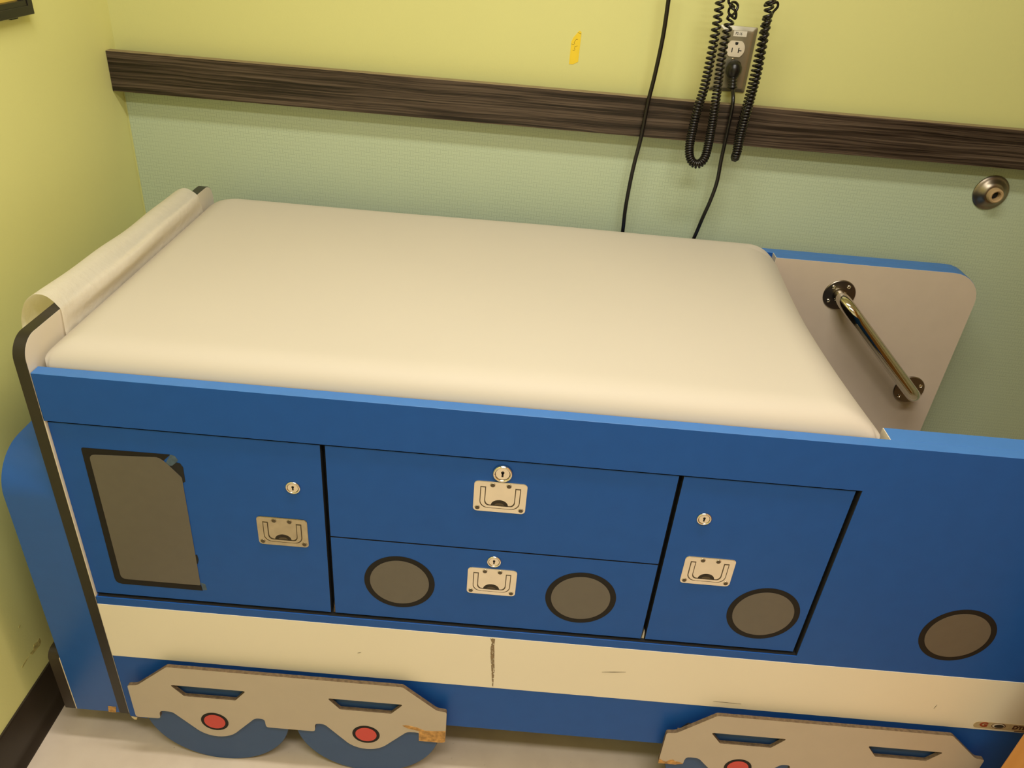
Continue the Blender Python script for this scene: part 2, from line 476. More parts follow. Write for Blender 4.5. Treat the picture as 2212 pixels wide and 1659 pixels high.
# thicker cab part beyond the mattress
thick = [(XT, 0.1176), (XR, 0.1176)] + [(XR - RC + RC * math.cos(a * PI / 16), ZT - RC + RC * math.sin(a * PI / 16)) for a in range(9)] + [(XT, ZT)]
add_prism(bm, thick, 'y', 0.0199, 0.0505)
front = link('front_panel', finish(bm, 'front_panel', [M['blue'], M['blue_edge']]), table); add_bevel(front, 0.0007, 1)
for p in front.data.polygons:
    if abs(p.normal.y) < 0.5 and p.center.z > 0.79: p.material_index = 1
front['label'] = 'blue laminate front side panel'
stripe = prism('stripe', rect(0.0008, 0.2415, XR - 0.001, 0.3768), 'y', -0.0009, 0.0, M['stripe'], front)
stripe['label'] = 'cream stripe along the blue side panel'
# wear marks on the stripe
bm = bmesh.new()
sc = [(0.6905, 0.3815 - .006), (0.6990, 0.3740), (0.6985, 0.3560), (0.7000, 0.3400), (0.7010, 0.3180), (0.7035, 0.2900), (0.7030, 0.2700), (0.7035, 0.2440),
      (0.7015, 0.2480), (0.6990, 0.2750), (0.6962, 0.3050), (0.6935, 0.3300), (0.6925, 0.3500), (0.6935, 0.3650)]
add_prism(bm, sc, 'y', -0.0014, -0.0010)
link('scuff_mark', finish(bm, 'scuff_mark', [M['scuff']]), front)
for (x0, z0, x1, z1, wd) in ((0.8951, 0.3110, 0.9377, 0.3165, 0.0010), (1.1071, 0.2570, 1.1592, 0.2560, 0.0008), (0.455, 0.3060, 0.462, 0.3090, 0.0008), (1.502, 0.2885, 1.504, 0.300, 0.0006)):
    xm, zm = (x0 + x1) / 2, (z0 + z1) / 2
    dx, dz = x1 - x0, z1 - z0; l = math.hypot(dx, dz); nx, nz = -dz / l * wd / 2, dx / l * wd / 2
    prism('scratch_mark', [(x0, z0), (xm - nx, zm - nz), (x1, z1), (xm + nx, zm + nz)], 'y', -0.0014, -0.0010, M['groove'], front)
# chipped corner at the foot of the panel
o = prism('chipped_corner', [(0.0030, 0.0605), (0.0135, 0.0580), (0.0125, 0.0535), (0.0075, 0.0530)], 'y', -0.0012, 0.012, M['chip_pale'], front)

# dark carcass behind the gaps
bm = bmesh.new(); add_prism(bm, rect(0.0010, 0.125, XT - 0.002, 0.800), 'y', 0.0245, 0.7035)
add_prism(bm, rect(0.0040, 0.3946, 1.2240, 0.3954), 'y', 0.0018, 0.0240)  # black strip laid on the ledge to paint in the gap's shade
add_prism(bm, rect(1.2236, 0.3954, 1.2245, 0.7660), 'y', 0.0012, 0.0240)  # same painted shade on the right-hand gap face
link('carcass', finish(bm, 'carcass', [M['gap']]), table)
# small white corner blocks at the foot of the two wide gaps
for k, (x0, x1) in enumerate(((0.4116, 0.4178), (0.9520, 0.9582))):
    bm = bmesh.new(); add_prism(bm, [(x0 + .002, 0.3956), (x1, 0.3956), (x1 - .001, 0.411), (x1 - .003, 0.419), (x0 + .003, 0.409)], 'y', 0.010, 0.016)
    link('corner_block', finish(bm, 'corner_block', [M['core' if k == 0 else 'cream']]), table)

# back panel with notch, grey inner face
bm = bmesh.new()
add_prism(bm, [(0.0005, 0.125)] + side_outline()[4:-1] + [(0.0005, ZT)], 'y', 0.7329, 0.7556)
add_prism(bm, thick, 'y', YI + 0.0012, 0.7329)
backp = link('back_panel', finish(bm, 'back_panel', [M['blue'], M['blue_edge']]), table); add_bevel(backp, 0.0007, 1)
for p in backp.data.polygons:
    if abs(p.normal.y) < 0.5 and p.center.z > 0.79: p.material_index = 1
backp['label'] = 'rear side panel with blue edge and taupe inner face'
rc2 = RC - 0.0006
inner = [(XT, 0.1180), (XR - .0006, 0.1180)] + [(XR - .0006 - rc2 + rc2 * math.cos(a * PI / 16), ZT - .0006 - rc2 + rc2 * math.sin(a * PI / 16)) for a in range(9)] + [(XT, ZT - .0006)]
prism('inner_face', inner, 'y', YI, YI + 0.0012, M['grey'], backp)

# raw cream end faces where the side panels step down beside the mattress
prism('notch_end', rect(0.0200, 0.780, 0.0503, ZT - 0.0003), 'x', XT - 0.0014, XT - 0.0001, M['cream'], front)
prism('notch_end', rect(YI + 0.0002, 0.780, 0.7327, ZT - 0.0003), 'x', XT - 0.0014, XT - 0.0001, M['cream'], backp)

# head-end panel with black edge band
def end_outline(g):
    return rrect(-0.0006 + g, 0.070 + g, 0.724 - g, 0.9005 - g, 0.034 - g, 10, (0, 0, 1, 1))
endp = prism('end_panel', end_outline(0.0009), 'x', -0.0185, -0.0002, M['cream'], table)
endp['label'] = 'cream head-end panel with black edge band'
bm = bmesh.new(); add_prism(bm, end_outline(0.0), 'x', -0.0181, -0.0007, holes=[end_outline(0.0009)])
link('edge_band', finish(bm, 'edge_band', [M['black_edge']], True, 0.5), endp)

prism('edge_sliver', rect(0.0001, 0.3946, 0.0017, 0.7652), 'y', -0.0004, 0.0060, M['cream'], endp)

# rounded engine nose in front of the head-end panel
npf = [(0.0005, 0.070), (0.7200, 0.070), (0.7200, 0.6795)]
for a in range(13):
    t = PI / 2 + a / 12 * PI / 2
    npf.append((0.0725 + 0.072 * math.cos(t), 0.6075 + 0.072 * math.sin(t)))
nose = prism('engine_nose', npf, 'x', -0.1020, -0.0187, M['blue_gloss'], table, smooth=True)
nose['label'] = 'blue engine nose with a rounded top'
prism('edge_trim', [(0.0000, 0.071), (0.0020, 0.071), (0.0020, 0.219), (0.0000, 0.219)], 'x', -0.1036, -0.1020, M['logo_white'], nose)
# black bumper beyond the nose
bpf = [(0.0010, 0.070), (0.6800, 0.070), (0.6800, 0.2300)] + [(0.0180 + 0.017 * math.cos(PI / 2 + a / 6 * PI / 2), 0.2130 + 0.017 * math.sin(PI / 2 + a / 6 * PI / 2)) for a in range(7)]
prism('bumper', bpf, 'x', -0.1250, -0.1037, M['baseboard'], table, smooth=True)
# chipped wood block at the foot of the nose
prism('chipped_corner', [(-0.0400, 0.0695), (-0.0260, 0.0695), (-0.0225, 0.0860), (-0.0380, 0.0870)], 'y', -0.0006, 0.0005, M['chip'], nose)

# --- fittings shared by doors and drawers
LW, LH = 0.0815, 0.0595
def latch(parent, cx, cz, y, m='nickel'):
    """flush pull: plate, swinging ring, finger recess and screws in one fitting"""
    bm = bmesh.new(); t = 0.0020; yf = y - t
    x0, x1, z0, z1 = cx - LW / 2, cx + LW / 2, cz - LH / 2, cz + LH / 2
    half = [(cx - 0.0135, z0 + 0.0135), (cx + 0.0135, z0 + 0.0135)] + [(cx + 0.0135 * math.cos(a * PI / 12), z0 + 0.0135 + 0.0115 * math.sin(a * PI / 12)) for a in range(1, 12)]
    # U-shaped slot around the ring
    ux0, ux1, ut, ub = cx - 0.0305, cx + 0.0305, z1 - 0.0105, z0 + 0.0085
    def U(g, inset_top):
        w_ = 0.0072
        o = [(ux0 - g, ut + g - inset_top), (ux0 - g, ub + 0.013)]
        o += [(ux0 - g + (0.013) * (1 - math.cos(a * PI / 12)), ub - g + 0.013 * (1 - math.sin(a * PI / 12)) + 0 * g) for a in range(1, 7)]
        o += [(ux1 + g - 0.013 + 0.013 * math.sin(a * PI / 12), ub - g + 0.013 * (1 - math.cos(a * PI / 12))) for a in range(0, 6)]
        o += [(ux1 + g, ub + 0.013), (ux1 + g, ut + g - inset_top), (ux1 - w_ - g, ut + g - inset_top), (ux1 - w_ - g, ub + w_ + 0.007)]
        o += [(ux1 - w_ - g - 0.007 * (1 - math.cos(a * PI / 12)), ub + w_ - 0.002 + g + 0.009 * (1 - math.sin(a * PI / 12))) for a in range(1, 7)]
        o += [(ux0 + w_ + g + 0.007 - 0.007 * math.sin(a * PI / 12), ub + w_ - 0.002 + g + 0.009 * (1 - math.cos(a * PI / 12))) for a in range(0, 6)]
        o += [(ux0 + w_ + g, ub + w_ + 0.007), (ux0 + w_ + g, ut + g - inset_top)]
        return o
    plate = rrect(x0, z0, x1, z1, 0.0065, 5)
    add_prism(bm, plate, 'y', yf + 0.0006, y, mi=0)
    add_prism(bm, rrect(x0 + .0009, z0 + .0009, x1 - .0009, z1 - .0009, 0.0057, 5), 'y', yf, yf + 0.0006, holes=[U(0.0009, 0)], mi=0)
    # dark slot bottom; dark half-disc on the plate paints the finger recess's shade
    add_prism(bm, U(0.0008, 0), 'y', yf + 0.00045, yf + 0.00059, mi=1)
    add_prism(bm, half, 'y', yf - 0.00012, yf - 0.00002, mi=2)
    add_prism(bm, [(p[0] * 0.55 + cx * 0.45, p[1] * 0.40 + (z0 + 0.0150) * 0.60) for p in half], 'y', yf - 0.0003, yf - 0.00013, mi=1)
    # ring
    add_prism(bm, U(-0.0006, 0.0003), 'y', yf - 0.0006, yf + 0.0004, mi=0)
    for (sx, sz) in ((-0.0125, LH / 2 - 0.0065), (0.0125, LH / 2 - 0.0065), (-LW / 2 + 0.0068, -LH / 2 + 0.0068), (LW / 2 - 0.0068, -LH / 2 + 0.0068)):
        c = (cx + sx, yf - 0.0001, cz + sz)
        add_lathe(bm, [(0.0046, 0), (0.0043, 0.0004), (0.0036, 0.0002)], c, (0, -1, 0), 18, mi=0, cap1=False)
        add_lathe(bm, [(0.0036, 0.0001), (0.0034, 0.00025), (0.0012, 0.0005)], c, (0, -1, 0), 18, mi=1)
    o = link('latch', finish(bm, 'latch', [M[m], M['groove'], M['recess_shade']]), parent)
    return o

def lock(parent, cx, cz, y, r=0.0117, big=False):
    bm = bmesh.new()
    h = 0.006 if big else 0.003
    prof = [(r, 0), (r, h * 0.45), (r * 0.94, h * 0.9), (r * 0.84, h), (r * 0.77, h * 0.85), (r * 0.75, h * 0.45)]
    add_lathe(bm, prof, (cx, y, cz), (0, -1, 0), 36, mi=0, cap1=False)
    add_prism(bm, circ(cx, cz, r * 0.70, 32), 'y', y - h * 0.62, y, mi=0)
    yk = y - h * 0.63
    add_prism(bm, circ(cx, cz + r * 0.16, r * 0.17, 14), 'y', yk - 0.0003, yk + 0.0003, mi=1)
    add_prism(bm, rect(cx - r * 0.10, cz - r * 0.36, cx + r * 0.10, cz + r * 0.14), 'y', yk - 0.0003, yk + 0.0003, mi=1)
    o = link('lock', finish(bm, 'lock', [M['nickel'], M['gap']]), parent)
    return o

def porthole(parent, cx, cz, y, r=0.0594, ri=0.0497):
    bm = bmesh.new()
    add_prism(bm, circ(cx, cz, r, 72), 'y', y - 0.0004, y, mi=0)
    add_prism(bm, circ(cx, cz, ri, 72), 'y', y - 0.0008, y - 0.00045, mi=1)
    return link('porthole_decal', finish(bm, 'porthole_decal', [M['ring'], M['window_grey']]), parent)

YD = 0.0042   # doors sit slightly back
def leaf(name, x0, z0, x1, z1, label):
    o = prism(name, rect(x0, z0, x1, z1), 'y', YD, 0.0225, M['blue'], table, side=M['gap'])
    o['label'] = label; return o
d1 = leaf('cabinet_door', 0.0022, 0.4010, 0.4106, 0.7612, 'blue cabinet door with the grey window decal')
dr1 = leaf('drawer', 0.4184, 0.5795, 0.9511, 0.7612, 'upper blue drawer with one latch and no portholes')
dr2 = leaf('drawer', 0.4184, 0.4010, 0.9511, 0.5770, 'lower blue drawer with two round portholes')
d2 = leaf('cabinet_door', 0.9587, 0.4010, 1.2172, 0.7612, 'blue cabinet door with one round porthole')
latch(d1, 0.3412, 0.5805, YD, 'nickel_dark_reflection'); lock(d1, 0.3644, 0.6748, YD)
latch(dr1, 0.6862, 0.6912, YD); lock(dr1, 0.6873, 0.7390, YD, 0.0152, True)
latch(dr2, 0.6845, 0.5085, YD); lock(dr2, 0.6856, 0.5545, YD)
latch(d2, 1.0325, 0.5738, YD); lock(d2, 1.0044, 0.6830, YD)
porthole(dr2, 0.5302, 0.4880, YD); porthole(dr2, 0.8358, 0.4870, YD); porthole(d2, 1.1442, 0.4865, YD, 0.0606, 0.0510)
pf = porthole(front, 1.4739, 0.4790, 0.0, 0.0625, 0.0527)
# window decal, its dark border torn away on the right
bm = bmesh.new()
add_prism(bm, round_poly([(0.0430, 0.7180), (0.0410, 0.4275), (0.1905, 0.4275), (0.1895, 0.4400), (0.1700, 0.5000), (0.1660, 0.6800), (0.1655, 0.7040), (0.1800, 0.7190)],
                         [0.004, 0.012, 0, 0, 0, 0, 0, 0.002]), 'y', YD - 0.0005, YD, mi=0)
add_prism(bm, [(0.1700, 0.6960), (0.1795, 0.6975), (0.1868, 0.7045), (0.1925, 0.7035), (0.1962, 0.6960), (0.1955, 0.6680), (0.1900, 0.6640), (0.1840, 0.6700)], 'y', YD - 0.0005, YD, mi=2)
add_prism(bm, [(0.1880, 0.5100), (0.1925, 0.5120), (0.1935, 0.5000), (0.1905, 0.4900), (0.1880, 0.4920)], 'y', YD - 0.0005, YD, mi=2)
add_prism(bm, [(0.1690, 0.7000), (0.1800, 0.7190), (0.1865, 0.7170), (0.1905, 0.7090), (0.1868, 0.7045), (0.1795, 0.6975), (0.1700, 0.6955)], 'y', YD - 0.0002, YD, mi=3)
add_prism(bm, [(0.1895, 0.4460), (0.1970, 0.4440), (0.1985, 0.4300), (0.1910, 0.4280)], 'y', YD - 0.0002, YD, mi=3)
add_prism(bm, round_poly([(0.0530, 0.7060), (0.0530, 0.4405), (0.1890, 0.4405), (0.1915, 0.6755), (0.1690, 0.7050), (0.1600, 0.7120)],
                         [0.010, 0.010, 0.003, 0.002, 0.004, 0.006], 5), 'y', YD - 0.0010, YD - 0.00055, mi=1)
link('window_decal', finish(bm, 'window_decal', [M['ring'], M['window_grey'], M['gap'], M['residue']]), d1)

# --- wheels and bogie plates
def bogie_outline():
    L = [(-0.2945, 0.1990), (-0.2945, 0.1065), (-0.2475, 0.1075), (-0.2465, 0.1320), (-0.2215, 0.1305)]
    rad = [0.006, 0.006, 0.006, 0.010, 0.006]
    arc = [(-0.1435 + 0.0490 * math.cos(a), 0.1140 + 0.0475 * math.sin(a)) for a in [math.radians(222 + k * 96 / 10) for k in range(11)]]
    A = round_poly([(-0.30, 0.3)] + L + [arc[0]], [0] + rad + [0])[1:-1] + arc
    R = [(-0.0655, 0.1325), (-0.0475, 0.1330), (-0.0465, 0.1080)]
    A += round_poly([arc[-1]] + R + [(0.0, 0.1080)], [0, 0.006, 0.010, 0.006, 0])[1:-1]
    top = round_poly([(-0.0, 0.2600), (-0.2130, 0.2600), (-0.2765, 0.2010), (-0.2945, 0.1990), (-0.2945, 0.15)], [0, 0.003, 0.006, 0.005, 0])[1:-1]
    # A starts with the fillet of the top-left corner: drop it, `top` supplies it
    A = A[4:]
    left = top + A                       # from top middle, down the left side, to bottom middle
    right = [(-p[0], p[1]) for p in left][::-1]
    return left + right
def slot(c):
    return round_poly([(c - 0.0700, 0.2105), (c + 0.0700, 0.2105), (c + 0.0475, 0.1812), (c - 0.0475, 0.1812)], [0.006, 0.006, 0.002, 0.002])
plate_bm = bmesh.new()
PK = 1.00886
def pk(l): return [(p[0] * PK, 1.4784 + (p[1] - 1.4784) * PK) for p in l]
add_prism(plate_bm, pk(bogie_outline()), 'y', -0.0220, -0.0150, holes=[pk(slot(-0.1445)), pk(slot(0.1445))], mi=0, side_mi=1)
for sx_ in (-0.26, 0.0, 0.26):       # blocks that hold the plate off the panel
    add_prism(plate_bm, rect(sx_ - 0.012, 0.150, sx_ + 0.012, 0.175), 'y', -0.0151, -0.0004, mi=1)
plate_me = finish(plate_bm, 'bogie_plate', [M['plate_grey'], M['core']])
hub_bm = bmesh.new()
add_prism(hub_bm, circ(0, 0, 0.0262, 40), 'y', -0.0004, 0.0, mi=0)
add_prism(hub_bm, circ(0, 0, 0.0203, 40), 'y', -0.0008, -0.00045, mi=1)
hub_me = finish(hub_bm, 'hub_decal', [M['ring'], M['red']])
wheel_bm = bmesh.new()
def cut(l, zmax): return [p for p in l if p[1] <= zmax]
add_prism(wheel_bm, cut(circ(0, 0, 0.1380, 96), 0.088), 'y', -0.0110, -0.0012, mi=0, side_mi=1)
add_prism(wheel_bm, cut(circ(0, 0, 0.1394, 96), 0.088), 'y', -0.0085, -0.0011, mi=1)
add_prism(wheel_bm, cut(circ(0, 0, 0.1300, 96), 0.088), 'y', 0.0210, 0.0300, mi=1)
add_prism(wheel_bm, circ(0, 0, 0.0200, 24), 'y', -0.0012, 0.0210, mi=1)
wheel_me = finish(wheel_bm, 'wheel', [M['wheel_blue'], M['black_edge']])
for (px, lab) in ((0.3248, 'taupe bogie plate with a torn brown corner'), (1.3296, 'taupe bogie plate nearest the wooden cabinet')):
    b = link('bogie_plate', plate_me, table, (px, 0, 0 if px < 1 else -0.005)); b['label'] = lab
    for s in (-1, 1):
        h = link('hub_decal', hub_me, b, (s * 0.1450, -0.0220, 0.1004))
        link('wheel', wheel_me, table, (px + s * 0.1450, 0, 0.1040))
    if px < 1:
        prism('torn_patch', pk([(0.2445, 0.1068), (0.2885, 0.1068), (0.2942, 0.1110), (0.2942, 0.1430), (0.2700, 0.1395), (0.2550, 0.1390), (0.2400, 0.1470), (0.2200, 0.1510), (0.2130, 0.1490), (0.2220, 0.1425), (0.2440, 0.1370)]),
              'y', -0.0226, -0.0220, M['chip'], b)
    else:
        prism('torn_patch', pk([(-0.2945, 0.1200), (-0.2945, 0.1060), (-0.2620, 0.1060), (-0.2475, 0.1100), (-0.2550, 0.1140), (-0.2640, 0.1155), (-0.2680, 0.1200), (-0.2740, 0.1185), (-0.2800, 0.1120), (-0.2870, 0.1140)]),
              'y', -0.0226, -0.0220, M['chip'], b)

# --- chrome grab bar on the rear panel
RB, DX, DZ = 0.048, 0.7184, -0.6953
def bend(x, z, sg):
    o = [(x, YI - 0.003, z)]
    for k in range(9):
        t = k / 8 * PI / 2
        h = RB * (1 - math.cos(t)) * sg
        o.append((x + DX * h, YI - 0.010 - RB * math.sin(t), z + DZ * h))
    return o
gp = [Vector(p) for p in bend(1.4068, 0.7739, 1) + bend(1.6425, 0.5458, -1)[::-1]]
gb = tube('grab_bar', gp, 0.0156, M['chrome'], table, 24); gb['label'] = 'chrome grab bar screwed to the rear panel'
for (fx, fz, angs) in ((1.4068, 0.7739, (55, 135, 215, 300)), (1.6425, 0.5458, (30, 120, 225, 305))):
    bm = bmesh.new()
    add_lathe(bm, [(0.0358, 0), (0.0358, 0.0016), (0.0345, 0.0030), (0.0200, 0.0036)], (fx, YI, fz), (0, -1, 0), 48, mi=0)
    for a in angs:
        c = (fx + 0.0262 * math.cos(math.radians(a)), YI - 0.0030, fz + 0.0262 * math.sin(math.radians(a)))
        add_lathe(bm, [(0.0044, 0), (0.0042, 0.0012), (0.0030, 0.0020), (0.0024, 0.0012)], c, (0, -1, 0), 16, mi=1)
    link('flange', finish(bm, 'flange', [M['chrome_dark'], M['nickel']], True, 0.6), gb)

# --- maker's badge at the foot of the stripe
YB = -0.0009
badge = prism('badge', rrect(1.5875, 0.2462, 1.6990, 0.2640, 0.0088, 8), 'y', YB - 0.0005, YB, M['logo_bg'], front)
badge['label'] = 'small oval badge with dark red lettering'
bm = bmesh.new()
add_prism(bm, circ(1.6330, 0.2560, 0.0128, 36, 0.0074), 'y', YB - 0.0008, YB - 0.0005, mi=0)
add_prism(bm, circ(1.6325, 0.2563, 0.0112, 36, 0.0060), 'y', YB - 0.0011, YB - 0.00085, mi=1)
add_prism(bm, circ(1.6335, 0.2560, 0.0086, 36, 0.0046), 'y', YB - 0.0014, YB - 0.00115, mi=2)
link('letter_ring', finish(bm, 'letter_ring', [M['logo_dark'], M['logo_white'], M['ink']]), badge)
text_mesh('lettering', 'G', 0.0160, (1.6055, YB - 0.0007, 0.2564), M['logo_red'], badge, 1.25, bold=0.0008)
text_mesh('lettering', 'DTIM', 0.0130, (1.6755, YB - 0.0007, 0.2550), M['logo_dark'], badge, 1.05, bold=0.0006)
prism('underline', rect(1.6660, 0.2445, 1.6960, 0.2462), 'y', YB - 0.0010, YB - 0.0006, M['logo_dark'], badge)

# ------------------------------------------------------------------ mattress
MX0, MX1, MY0, MY1 = 0.0078, 1.2215, 0.0212, 0.7315
def mattress():
    bm = bmesh.new(); nx, ny = 120, 76
    xs = [0.5 - 0.5 * math.cos(PI * i / nx) for i in range(nx + 1)]; yv = [0.5 - 0.5 * math.cos(PI * j / ny) for j in range(ny + 1)]
    g = []
    pos = lambda t: max(0.0, t)
    for i in range(nx + 1):
        col = []
        for j in range(ny + 1):
            # map the square grid onto a rounded rectangle with its own radius at each corner
            x = MX0 + (MX1 - MX0) * xs[i]; y = MY0 + (MY1 - MY0) * yv[j]
            R = (0.010 if y < 0.37 else 0.055) if x < 0.6 else (0.016 if y < 0.37 else 0.062)
            # soft side rolls: head, foot, front and back edges
            qx = max(pos(1 - (x - MX0) / 0.050), pos(1 - (MX1 - x) / 0.080)); qy = max(pos(1 - (y - MY0) / 0.054), pos(1 - (MY1 - y) / 0.058))
            hx = 0.020 if x < 0.6 else 0.036; hy = 0.044 if y < 0.37 else 0.042
            cx = min(max(x, MX0 + R), MX1 - R); cy = min(max(y, MY0 + R), MY1 - R)
            dx, dy = x - cx, y - cy
            if dx and dy:
                m_ = max(abs(dx), abs(dy)); l = math.hypot(dx, dy); k = m_ / l
                x, y = cx + dx * k, cy + dy * k
                if R > 0.02:
                    d = R - m_; q = pos(1 - d / 0.06); qx, qy = (q, 0) if x > 0.6 else (0, q)
                    hx = hy = 0.038
            u, v = (x - MX0) / (MX1 - MX0), (y - MY0) / (MY1 - MY0)
            fb = (1 - (1 - min(1.0, qy) ** 2.5) ** (1 / 2.5)) if (y < 0.37 and R < 0.05) else qy ** 2.1
            z = 0.8830 - min(0.046, math.hypot(hx * qx ** 2.1, hy * fb))
            z += 0.0052 * pos(16 * u * (1 - u) * v * (1 - v)) ** 0.7
            z += 0.0012 * math.sin(x * 9 + 1.3) * math.sin(y * 11) * (1 - max(qx, qy))
            x += pos((u - 0.8) / 0.2) * (0.022 * pos(2 * v - 1) ** 1.5 + 0.017 * pos(1 - 2 * v) ** 2)
            col.append(bm.verts.new((x, y, z)))
        g.append(col)
    for i in range(nx):
        for j in range(ny):
            f = bm.faces.new((g[i][j], g[i + 1][j], g[i + 1][j + 1], g[i][j + 1])); f.smooth = True
    ring = [g[i][0] for i in range(nx + 1)] + [g[nx][j] for j in range(1, ny + 1)] + [g[i][ny] for i in range(nx - 1, -1, -1)] + [g[0][j] for j in range(ny - 1, 0, -1)]
    def inset(v, z):
        return bm.verts.new((min(v.co.x, XT - 0.0022), v.co.y, z))
    mid = [inset(v, 0.8300) for v in ring]
    for k in range(len(ring)):
        k2 = (k + 1) % len(ring); bm.faces.new((ring[k], ring[k2], mid[k2], mid[k])).smooth = True
    ring = mid
    low = [inset(v, 0.8004) for v in ring]
    for k in range(len(ring)):
        k2 = (k + 1) % len(ring); bm.faces.new((ring[k], ring[k2], low[k2], low[k]))
    bm.faces.new(low)
    return finish(bm, 'mattress', [M['vinyl']], True, 0.9)
mt = link('mattress', mattress())
tag(mt, 'almond vinyl mattress pad with rounded edges lying on the blue table', 'mattress')

# ------------------------------------------------------------------ exam paper draped over the head-end panel
def paper():
    near = [(-0.0420, 0.760), (-0.0580, 0.800), (-0.0640, 0.852), (-0.0642, 0.871), (-0.0590, 0.890), (-0.0500, 0.9080), (-0.0380, 0.9195), (-0.0283, 0.9230),
            (-0.0165, 0.9215), (-0.0072, 0.9145), (-0.0015, 0.9070), (0.0025, 0.9000), (0.0040, 0.8870), (0.0046, 0.8730), (0.0052, 0.8560), (0.0022, 0.838)]
    far = [(-0.0420, 0.760), (-0.0600, 0.800), (-0.0660, 0.850), (-0.0650, 0.874), (-0.0600, 0.889), (-0.0490, 0.9010), (-0.0380, 0.9080), (-0.0287, 0.9105),
           (-0.0200, 0.9090), (-0.0120, 0.9060), (-0.0040, 0.9035), (0.0020, 0.8985), (0.0040, 0.8880), (0.0046, 0.8730), (0.0052, 0.8560), (0.0022, 0.838)]
    nv = 90; rows = []
    bm = bmesh.new()
    for j in range(nv + 1):
        t = j / nv
        pts = []
        for i in range(len(near)):
            x = near[i][0] * (1 - t) + far[i][0] * t; z = near[i][1] * (1 - t) + far[i][1] * t
            y0 = 0.1010 + (0.0 if i < 9 else -0.010 * max(0, i - 11) / 4); y1 = 0.6440 + 0.004 * math.sin(i)
            y = y0 + (y1 - y0) * t
            # billow of the inside flap and a sagging middle
            if 10 <= i <= 14:
                x += (0.0075 if i < 13 else 0.001) * math.sin(PI * (i - 9) / 6) * math.sin(PI * t) ** 0.8 * (1 + 0.35 * math.sin(7 * t + i * 0.5))
            if 3 <= i <= 10:
                z += -0.0035 * math.sin(PI * t) + 0.0014 * math.sin(15 * t + i * 0.4) * math.sin(PI * t)
            pts.append((x, y, z))
        rows.append([bm.verts.new(p) for p in catmull(pts, 4)])
    for j in range(nv):
        for i in range(len(rows[0]) - 1):
            f = bm.faces.new((rows[j][i], rows[j][i + 1], rows[j + 1][i + 1], rows[j + 1][i])); f.smooth = True
    return finish(bm, 'exam_paper', [M['paper']], True)
pp = link('exam_paper', paper())
tag(pp, 'curled white exam paper sheet draped over the black-edged head-end panel', 'paper')

# ------------------------------------------------------------------ power outlet and its plug
out = empty('power_outlet', (1.0875, YW, 1.2263), 'brushed steel wall outlet above the wood rail, with a small white label', 'outlet')
bm = bmesh.new()
ox0, ox1, oz0, oz1 = 1.0490, 1.1262, 1.1630, 1.2896
def ringz(g, y): return [bm.verts.new((x, y, z)) for (x, z) in rrect(ox0 + g, oz0 + g, ox1 - g, oz1 - g, 0.003, 3)]
rs = [ringz(0, YW), ringz(0.0002, YW - 0.0025), ringz(0.0075, YW - 0.0062), ringz(0.0105, YW - 0.0066)]
for a, b_ in zip(rs, rs[1:]):
    for k in range(len(a)): bm.faces.new((a[k], a[(k + 1) % len(a)], b_[(k + 1) % len(a)], b_[k]))
bm.faces.new(rs[-1])
pl = link('cover_plate', finish(bm, 'cover_plate', [M['steel']]), out)
YP = YW - 0.0066
bm = bmesh.new()
rcx, rcz = 1.0880, 1.2475
def face_outline(cx, cz, r=0.0185, flat=0.0150):
    o = []
    for i in range(48):
        a = 2 * PI * i / 48; o.append((cx + r * math.cos(a), cz + max(-flat, min(flat, r * math.sin(a)))))
    return o
add_prism(bm, face_outline(rcx, rcz), 'y', YP - 0.0030, YP, mi=0)
yy = YP - 0.0030
add_prism(bm, rect(rcx - 0.0078, rcz - 0.0070, rcx - 0.0060, rcz + 0.0020), 'y', yy - 0.0003, yy, mi=1)
add_prism(bm, rect(rcx + 0.0055, rcz - 0.0070, rcx + 0.0075, rcz + 0.0025), 'y', yy - 0.0003, yy, mi=1)
add_prism(bm, rect(rcx + 0.0075, rcz - 0.0035, rcx + 0.0125, rcz - 0.0020), 'y', yy - 0.0003, yy, mi=1)
add_prism(bm, rrect(rcx - 0.0030, rcz + 0.0075, rcx + 0.0030, rcz + 0.0130, 0.0025, 4, (1, 1, 0, 0)), 'y', yy - 0.0003, yy, mi=1)
link('receptacle', finish(bm, 'receptacle', [M['white_plastic'], M['gap']]), out)
lathe('screw', [(0.0030, 0), (0.0028, 0.0010), (0.0010, 0.0014)], (1.0876, YP, 1.2270), (0, -1, 0), M['nickel'], out, 16)
lb = prism('sticker', [(1.0782, 1.2708), (1.1050, 1.2708), (1.1050, 1.2815), (1.0782, 1.2815)], 'y', YP - 0.0004, YP, M['label'], out)
lb['label'] = 'white sticker printed P2-16'
text_mesh('lettering', 'P2-16', 0.0078, (1.0888, YP - 0.0006, 1.2760), M['ink'], lb, 0.75)

plug = empty('plug_cord', (1.0915, YW - 0.03, 1.2), 'black power cord plugged into the outlet, curving down behind the mattress', 'cord')
bm = bmesh.new()
